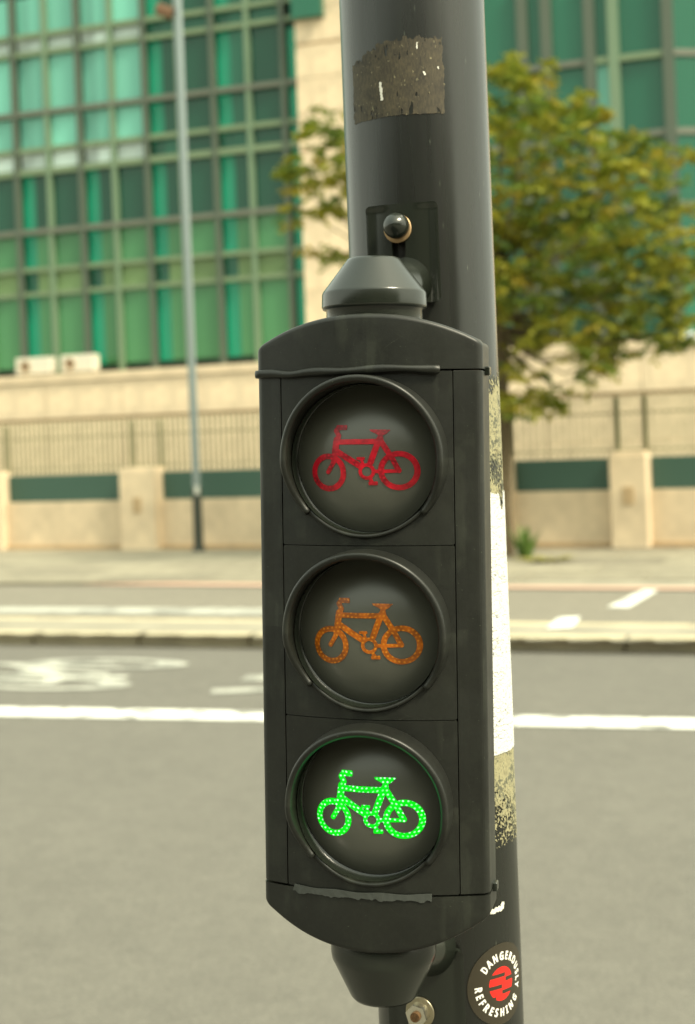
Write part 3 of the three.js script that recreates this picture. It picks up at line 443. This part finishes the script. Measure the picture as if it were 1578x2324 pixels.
// ---------------------------------------------------------------- signal head
const SY = 0.24;                                                   // turned to the left by this angle
const S = thing('cycle_signal', 'black three-aspect cycle traffic signal showing a green bicycle', 'traffic light', P(831, 1430, 0.95));
S.rotation.order = 'ZYX'; S.rotation.set(0, -SY, -ROLL + 0.0145);
S.updateMatrixWorld(true);
{
  const marks = new Float32Array(1024 * 1024);
  for (let q = 0; q < 260; q++) { const x = rnd() * 1024, y = rnd() * 1024, a = rr(0, 6.283), L = q < 70 ? rr(15, 90) : rr(1, 4), cu = rr(-0.012, 0.012), st = q < 70 ? rr(0.02, 0.09) : rr(0.08, 0.32); let b = a, px = x, py = y; for (let t = 0; t < L; t++) { px += Math.cos(b); py += Math.sin(b); b += cu; const k = (((py | 0) & 1023) << 10) | ((px | 0) & 1023); marks[k] = Math.max(marks[k], st * (q < 70 ? Math.sin(t / L * Math.PI) : 1)); } }
  const grimeF = (base) => tex(1024, 1024, (u, v, i, j) => { const n = fbm(u * 6, v * 6, 201, 5, 6), f = fbm(u * 120, v * 120, 205, 2, 120); const rain = fbm(u * 46, v * 5, 231, 3, 46), du = fbm(u * 9, v * 7, 241, 4, 9); let k = base + 0.05 * (n - 0.5) + 0.025 * (f - 0.5) + 0.035 * sstep(0.56, 0.75, rain) * sstep(0.45, 0.6, du) + 0.03 * sstep(0.55, 0.7, du); const sp = fbm(u * 260, v * 260, 209, 2, 260); if (sp > 0.90) k += (sp - 0.90) * 2.4; k += marks[(j << 10) | i]; return [k * 0.97, k * 1.02, k * 0.87]; });
  const grime = grimeF(0.108); grime.repeat.set(1, 1);
  const rough = tex(512, 512, (u, v) => 0.36 + 0.14 * fbm(u * 16, v * 16, 221, 4, 16), false), fine = tex(512, 512, (u, v, i, j) => hash(i, j, 2) * 0.6 + 0.4 * fbm(u * 64, v * 64, 23, 2, 64), false);
  const plastic = phys(lin(1, 1, 1), 1, { map: grime, roughnessMap: rough, bumpMap: fine, bumpScale: 0.00004, specularIntensity: 0.85 });
  const gloss = phys(lin(0.014, 0.017, 0.0125), 0.22, { specularIntensity: 1, ior: 1.55 });
  const US = 4;                                                     // texture tiles a quarter of a metre
  const zf = (x) => -0.0165 * (x / 0.078) ** 2, XS = 0.0778, ZB = -0.046;
  // plan outline from the back left round the front to the back right
  const plan = (inset = 0) => { const pts = [], xs = XS - inset, r = 0.006, xc = xs - r, zc = zf(xc) - r - inset; pts.push([-xs, ZB + inset]); pts.push([-xs, zc - 0.012]);
    for (let k = 0; k <= 6; k++) { const a = Math.PI - k / 6 * Math.PI * 0.42; pts.push([-xc + Math.cos(a) * r, zc + Math.sin(a) * r]); }
    for (let k = 1; k < 48; k++) { const x = mix(-xc + 0.002, xc - 0.002, k / 48); pts.push([x, zf(x) - inset]); }
    for (let k = 6; k >= 0; k--) { const a = k / 6 * Math.PI * 0.42; pts.push([xc + Math.cos(a) * r, zc + Math.sin(a) * r]); } pts.push([xs, zc - 0.012]); pts.push([xs, ZB + inset]); return pts; };
  const YT = 0.1725, YB = -0.1763, PITCH = (YT - YB) / 3;
  // core box behind the doors
  { const c = boxUV(new THREE.BoxGeometry(0.148, YT - YB, 0.019), US).translate(0, (YT + YB) / 2, ZB + 0.0097); part('housing', c, plastic, S); }
  // side strips
  for (const s of [-1, 1]) {
    const p = plan().filter(([x]) => s * x > 0.0606), o = s > 0 ? p : p.slice().reverse(), sh = new THREE.Shape();
    sh.moveTo(s * 0.0602, -zf(0.0602)); o.forEach(([x, z]) => sh.lineTo(x, -z)); sh.lineTo(s * 0.070, -ZB); sh.lineTo(s * 0.070, 0.036); sh.lineTo(s * 0.0602, 0.024); sh.closePath();
    const g = new THREE.ExtrudeGeometry(sh, { depth: YT - YB - 0.0012, bevelEnabled: true, bevelThickness: 0.0004, bevelSize: 0.0004, bevelSegments: 1, curveSegments: 4 }).rotateX(-Math.PI / 2).translate(0, YB + 0.0006, 0);
    const q = g.attributes.position; part('side_strip', boxUV(g, US), plastic, S);
  }
  // end caps: arched top and curved bottom
  const endCap = (sgn, y0, corner, apex, name) => {
    const pl = plan(-0.0006), Y = (x) => apex - (apex - corner) * (0.86 * (x / XS) ** 2 + 0.14 * (x / XS) ** 4), rF = 0.0035, rows = [];
    const nrm = pl.map((p, i) => { const a = pl[Math.max(0, i - 1)], b = pl[Math.min(pl.length - 1, i + 1)], dx = b[0] - a[0], dz = b[1] - a[1], l = Math.hypot(dx, dz); return [dz / l, -dx / l]; });
    const put = (yf, ins) => rows.push(pl.map(([x, z], i) => [x + nrm[i][0] * ins, sgn * yf(x), z + nrm[i][1] * ins]));
    put(() => y0, 0.0); for (let k = 1; k <= 6; k++) put((x) => mix(y0 + 0.0006, Y(x) - rF, k / 6), 0.0);
    for (let k = 1; k <= 5; k++) { const a = k / 5 * Math.PI / 2; put((x) => Y(x) - rF + rF * Math.sin(a), rF * (1 - Math.cos(a))); }
    const wall = loft(rows, false, US), last = rows[rows.length - 1];
    const roof = loft([last, last.map(([x, y, z]) => [x, y, ZB])], false, US), floor = loft([rows[0], rows[0].map(([x, y, z]) => [x, y, ZB])], false, US);
    return part(name, mergeGeometries([wall, roof, floor]), plastic, S);
  };
  endCap(1, YT + 0.001, 0.1925, 0.2118, 'top_cover'); endCap(-1, -YB + 0.001, 0.1925, 0.2165, 'bottom_cover');
  // sealing strip at the top joint
  { const pl = plan(-0.0022).filter(([x, z], i) => x < 0.052 && z > -0.05), rows = pl.map(([x, z], i) => { const t = i / (pl.length - 1), y = YT + 0.0012 - 0.0022 * Math.exp(-(((x + 0.052) / 0.012) ** 2)) + 0.0006 * Math.sin(x * 90), r = 0.0027 * (1 + 0.12 * Math.sin(x * 160)), ring = []; for (let k = 0; k < 10; k++) { const a = k / 10 * 6.2832; ring.push([x + (pl[Math.min(i + 1, pl.length - 1)][0] === x ? Math.cos(a) * 0.0012 : 0), y + r * Math.sin(a), z + Math.cos(a) * 0.0024]); } return ring; });
    const cap = (r) => r.map(() => { const m = [0, 0, 0]; r.forEach((p) => p.forEach((q, k) => m[k] += q / r.length)); return m; });
    part('sealing_strip', loft([cap(rows[0]), ...rows, cap(rows[rows.length - 1])], true, US), plastic, S); }
  part('hinge_pin', new RoundedBoxGeometry(0.006, 0.006, 0.008, 2, 0.001).translate(XS + 0.0005, YT, -0.034), gloss, S);
  part('hinge_pin', new RoundedBoxGeometry(0.006, 0.006, 0.008, 2, 0.001).translate(XS + 0.0005, YB, -0.034), gloss, S);
  // ragged grey tape along the bottom joint
  { const t = (x, y) => { const n = (fbm(x * 260, y * 60, 33, 3) - 0.5); return Math.max(-0.0545 - x + (y - YB) * 0.3, x - 0.0415 - n * 0.001, y - (YB + 0.0012) - 0.0004 * Math.sin(x * 200), (YB - 0.0036 + n * 0.0035) - y); };
    part('sealing_tape', sdfPlate(t, -0.06, 0.046, YB - 0.008, YB + 0.003, 0.0005, 0.0004, (x, y, d) => [x, y, zf(x) + 0.0013 + d + 0.0005 * fbm(x * 300, y * 200, 71, 2)], (x, y) => [x * 8, y * 8]), std(lin(0.05, 0.055, 0.05), 0.4, { bumpMap: fine, bumpScale: 0.0001 }), S, 'ragged grey tape'); }

  // lamp modules
  const RO = 0.0512, mk = (v) => v * 6.243e-5;
  const lensMat = phys(lin(0.092, 0.093, 0.075), 0.31, { bumpMap: fine, bumpScale: 0.00003, specularIntensity: 1, ior: 1.6 });
  const LR = 0.0498, SAG = 0.0165, RC = (LR * LR + SAG * SAG) / (2 * SAG), ZL = -0.016, dome = (x, y) => ZL + SAG - (RC - Math.sqrt(Math.max(0, RC * RC - x * x - y * y)));
  const plate = sdfPlate((x, y) => Math.max(rbox(x, y, 0, 0, 0.0592, PITCH / 2 - 0.00025, 0.0006), RO - Math.hypot(x, y)), -0.0605, 0.0605, -0.0605, 0.0605, 0.0011, 0.012, (x, y, d) => [x, y, zf(x) + d], (x, y) => [x * US, y * US]);
  const ringOf = (a0, a1, n, prof, closed) => { const rows = []; for (let i = 0; i <= n; i++) { const a = mix(a0, a1, i / n); rows.push(prof(a, i / n).map(([r, z]) => [r * Math.cos(a), r * Math.sin(a), z + zf(r * Math.cos(a))])); } if (!closed) { const c = (r) => { const m = [0, 1, 2].map((k) => r.reduce((p, q) => p + q[k], 0) / r.length); return r.map(() => m); }; rows.unshift(c(rows[0])); rows.push(c(rows[rows.length - 1])); } return loft(rows, true, US); };
  const rim = ringOf(Math.PI + 0.70, Math.PI * 2 - 0.70, 60, () => [[RO - 0.001, -0.0165], [RO - 0.001, 0.0012], [RO - 0.0004, 0.0022], [RO + 0.0008, 0.0025], [RO + 0.0018, 0.0018], [RO + 0.0024, -0.001], [RO + 0.001, -0.012]], false);
  const A0 = -0.74, A1 = Math.PI + 0.74;
  const visor = ringOf(A0, A1, 110, (a, t) => { const e = Math.min(t, 1 - t), h = mix(0.005, 0.0192, sstep(0, 0.16, e)) + 0.003 * Math.sin(a) * sstep(0.1, 0.4, e), o = 0.0009; const ri = RO - 0.0006, ro = RO + 0.0036, rm = (ri + ro) / 2, q = [[ri, -0.004], [ri, h - 0.0022]]; for (let k = 1; k < 6; k++) { const b = Math.PI - k / 6 * Math.PI; q.push([rm + 0.002 * Math.cos(b) + o, h - 0.002 + 0.002 * Math.sin(b)]); } q.push([ro + 0.0008, h - 0.0022], [ro + 0.0014, -0.004]); return q; }, false);
  const recess = lathe([[RO - 0.0012, -0.0005], [LR + 0.0004, -0.019], [0.0, -0.0191]], 64).rotateX(Math.PI / 2);
  const lensG = loft(Array.from({ length: 21 }, (_, i) => { const r = LR * i / 20; return Array.from({ length: 72 }, (_, k) => { const a = k / 72 * 6.283185; return [r * Math.cos(a), r * Math.sin(a), dome(r, 0)]; }); }), true, US * 4);
  const bikeOf = (fat) => sdfPlate((x, y) => bikeSDF(mk_i(x / 1.03) + 783, -mk_i(y) + 660) - fat, -0.0405, 0.0405, -0.026, 0.026, 0.0003, 0.0004, (x, y, d) => [x - 0.0002, y - 0.0006, dome(x - 0.0002, y - 0.0006) + 0.0005 + d], (x, y) => [(x + 0.04) / 0.08, (y + 0.025) / 0.08]);
  function mk_i(v) { return v / 6.243e-5; }
  // dots of the light-emitting diodes behind each symbol
  const dots = (bg, fg, soft, seed_, amp, r0 = 0.12) => tex(512, 512, (u, v, i, j) => { const cx = u * 26 + 0.35 * Math.sin(v * 21), cy = v * 26 * 1.15 + 0.35 * Math.sin(u * 17), r = Math.floor(cy), ox = (r % 2) * 0.5, fx = (cx + ox) % 1 - 0.5, fy = cy % 1 - 0.5, id = Math.floor(cx + ox), on = hash(id, r, seed_); const d = Math.hypot(fx + (on - 0.5) * 0.3, fy); const m = (1 - sstep(r0, r0 + soft, d)) * (0.55 + 0.45 * on); const k = 1 + amp * (fbm(u * 14, v * 14, seed_, 3) - 0.5); return bg.map((b, q) => mix(b * k, fg[q], m)); });
  const redM = phys(lin(1, 1, 1), 0.35, { map: dots([0.68, 0.03, 0.12], [0.76, 0.04, 0.16], 0.35, 301, 0.9) });
  const ambM = phys(lin(1, 1, 1), 0.35, { map: dots([0.68, 0.35, 0.04], [0.88, 0.54, 0.12], 0.28, 305, 0.7) });
  const gMap = dots([0.0, 0.90, 0.05], [0.9, 1, 0.96], 0.14, 309, 0.05, 0.17);
  const grnM = phys(lin(0.0, 0.05, 0.01), 0.5, { specularIntensity: 0.3, emissive: lin(1, 1, 1), emissiveMap: gMap, emissiveIntensity: 0.34 });
  [['red', redM], ['amber', ambM], ['green', grnM]].forEach(([nm, m], i) => {
    const y = YT - PITCH * (i + 0.5), mod = new THREE.Group(); mod.name = 'lamp_module'; mod.position.y = y; S.add(mod); mod.userData.label = ['unlit red bicycle aspect', 'unlit amber bicycle aspect', 'lit green bicycle aspect'][i];
    part('door_panel', plate, plastic, mod); part('visor', visor, plastic, mod); part('rim', rim, plastic, mod); part('reflector_cup', recess, gloss, mod); part('lens', lensG, lensMat, mod);
    part('bicycle_symbol', bikeOf([0, 0, 3][i]), m, mod, nm + ' bicycle symbol');
  });
  const lamp = new THREE.RectAreaLight(new THREE.Color(0.05, 1, 0.25), 0.3, 0.07, 0.04); lamp.name = 'green_lamp_light'; lamp.position.set(0, YB + PITCH / 2, 0.0); lamp.rotation.y = Math.PI; S.add(lamp);

  // mounting cones, neck rings
  const zc = -0.04;
  part('top_mount', lathe([[0.0, 0.2532], [0.0165, 0.2532], [0.0183, 0.2526], [0.0196, 0.2508], [0.0355, 0.2298], [0.0363, 0.228], [0.0366, 0.2192], [0.0358, 0.2174], [0.0335, 0.217], [0.0335, 0.206]], 80).translate(0, 0, zc), gloss, S);
  part('bottom_mount', lathe([[0.0, -0.2602], [0.0185, -0.2602], [0.0218, -0.2592], [0.0236, -0.257], [0.0358, -0.2315], [0.0366, -0.227], [0.0366, -0.2175], [0.0345, -0.216], [0.0345, -0.205]], 80).translate(0, 0, zc), gloss, S);
  // brackets: saddle plates bent round the pole, arms, bolts. Built in world axes, then brought into the signal's frame.
  const inv = S.matrixWorld.clone().invert(), toS = (g) => g.applyMatrix4(inv), PX = pc.x, PZ = pc.z;
  const wr = (th, y, r) => [PX + Math.sin(th) * r, y, PZ + Math.cos(th) * r];
  const saddle = (pyT, pyB, th0, th1, slot, name) => {
    const yT = pHit(920, pyT)[1], yB = pyB, x0 = th0 * PR, x1 = th1 * PR, cx = (x0 + x1) / 2, hx = (x1 - x0) / 2;
    const f = (x, y) => { let d = rbox(x, y, cx, (yT + yB) / 2, hx, (yT - yB) / 2, 0.004); if (slot) d = Math.max(d, -seg(x, y, slot[0] * PR, slot[1], slot[0] * PR, slot[2], 0.0047)); return d; };
    const flare = (x, y) => 0.0045 * sstep(0.72, 1, Math.abs(x - cx) / hx) + 0.0016 * sstep(yT - 0.006, yT, y) * sstep(0.3, 0.6, Math.abs(x - cx) / hx);
    return part(name, toS(sdfPlate(f, x0 - 0.001, x1 + 0.001, yB - 0.001, yT + 0.001, 0.0009, 0.0065, (x, y, d) => wr(x / PR, y, PR + 0.0068 + flare(x, y) * 0.6 + d), (x, y) => [x * US, y * US])), gloss, S);
  };
  const W2 = (x, y, z) => S.localToWorld(new THREE.Vector3(x, y, z));
  const b1 = pHit(909, 517), b2 = pHit(962, 2288);
  const sA = saddle(464, pHit(930, 690)[1], b1[0] - 0.39, b1[0] + 0.47, [b1[0], b1[1] - 0.020, b1[1] + 0.006], 'top_saddle_plate');
  const sB = saddle(2140, pHit(980, 2420)[1], b2[0] - 0.42, b2[0] + 0.53, null, 'bottom_saddle_plate');
  { // arms
    const c = W2(0, 0.232, zc), e = new THREE.Vector3(...wr(b1[0] + 0.06, pHit(930, 646)[1], PR + 0.004)), m = c.clone().lerp(e, 0.5);
    part('top_arm', toS(tube([c, m.clone().lerp(c, 0.4), m, m.clone().lerp(e, 0.6), e], [0.014, 0.0145, 0.0155, 0.017, 0.020], 28)), gloss, S);
    const c2 = W2(0, -0.235, zc), e2 = new THREE.Vector3(...wr(b2[0] + 0.10, pHit(1000, 2140)[1], PR + 0.004)), m2 = c2.clone().lerp(e2, 0.5);
    part('bottom_arm', toS(tube([c2, m2.clone().lerp(c2, 0.4), m2, m2.clone().lerp(e2, 0.6), e2], [0.015, 0.0155, 0.0165, 0.019, 0.023], 28)), gloss, S);
  }
  const place = (g, th, y, r) => toS(g.rotateX(Math.PI / 2).rotateY(th).translate(...wr(th, y, r)));
  const rust = std(lin(0.2, 0.12, 0.06), 0.7, { metalness: 0.3, map: tex(128, 128, (u, v) => { const n = fbm(u * 8, v * 8, 411, 4, 8); return [0.55 + 0.5 * n, 0.5 + 0.5 * n, 0.4 + 0.5 * n]; }) }), steel = std(lin(0.68, 0.65, 0.55), 0.2, { metalness: 0.95 });
  const n1 = part('bolt_washer', place(lathe([[0.0, 0], [0.0105, 0], [0.0108, 0.0012], [0.0098, 0.0022], [0, 0.0024]], 32), b1[0], b1[1] - 0.0016, PR + 0.0066), std(lin(0.45, 0.3, 0.16), 0.5, { metalness: 0.5 }), S, 'rusty washer');
  part('dome_nut', place(lathe([[0.0095, 0], [0.0096, 0.004], [0.0088, 0.0075], [0.0068, 0.0105], [0.0035, 0.013], [0.0012, 0.0138], [0, 0.0139]], 32), b1[0], b1[1], PR + 0.0088), gloss, S);
  part('bolt_washer', place(lathe([[0, 0], [0.0112, 0], [0.0114, 0.001], [0.0108, 0.0022], [0, 0.0022]], 40), b2[0], b2[1], PR + 0.0068), std(lin(0.36, 0.32, 0.22), 0.35, { metalness: 0.8 }), S, 'dull steel washer');
  part('hex_nut', place(new THREE.CylinderGeometry(0.0084, 0.0086, 0.0075, 6).rotateY(0.3).translate(0, 0.0058, 0), b2[0], b2[1], PR + 0.0068), steel, S, 'shiny hexagonal nut');
  part('bolt_end', place(new THREE.CylinderGeometry(0.0036, 0.0038, 0.003, 20).translate(0, 0.0105, 0), b2[0], b2[1], PR + 0.0068), rust, S, 'rusty bolt end');
}
renderer.render(scene, camera);
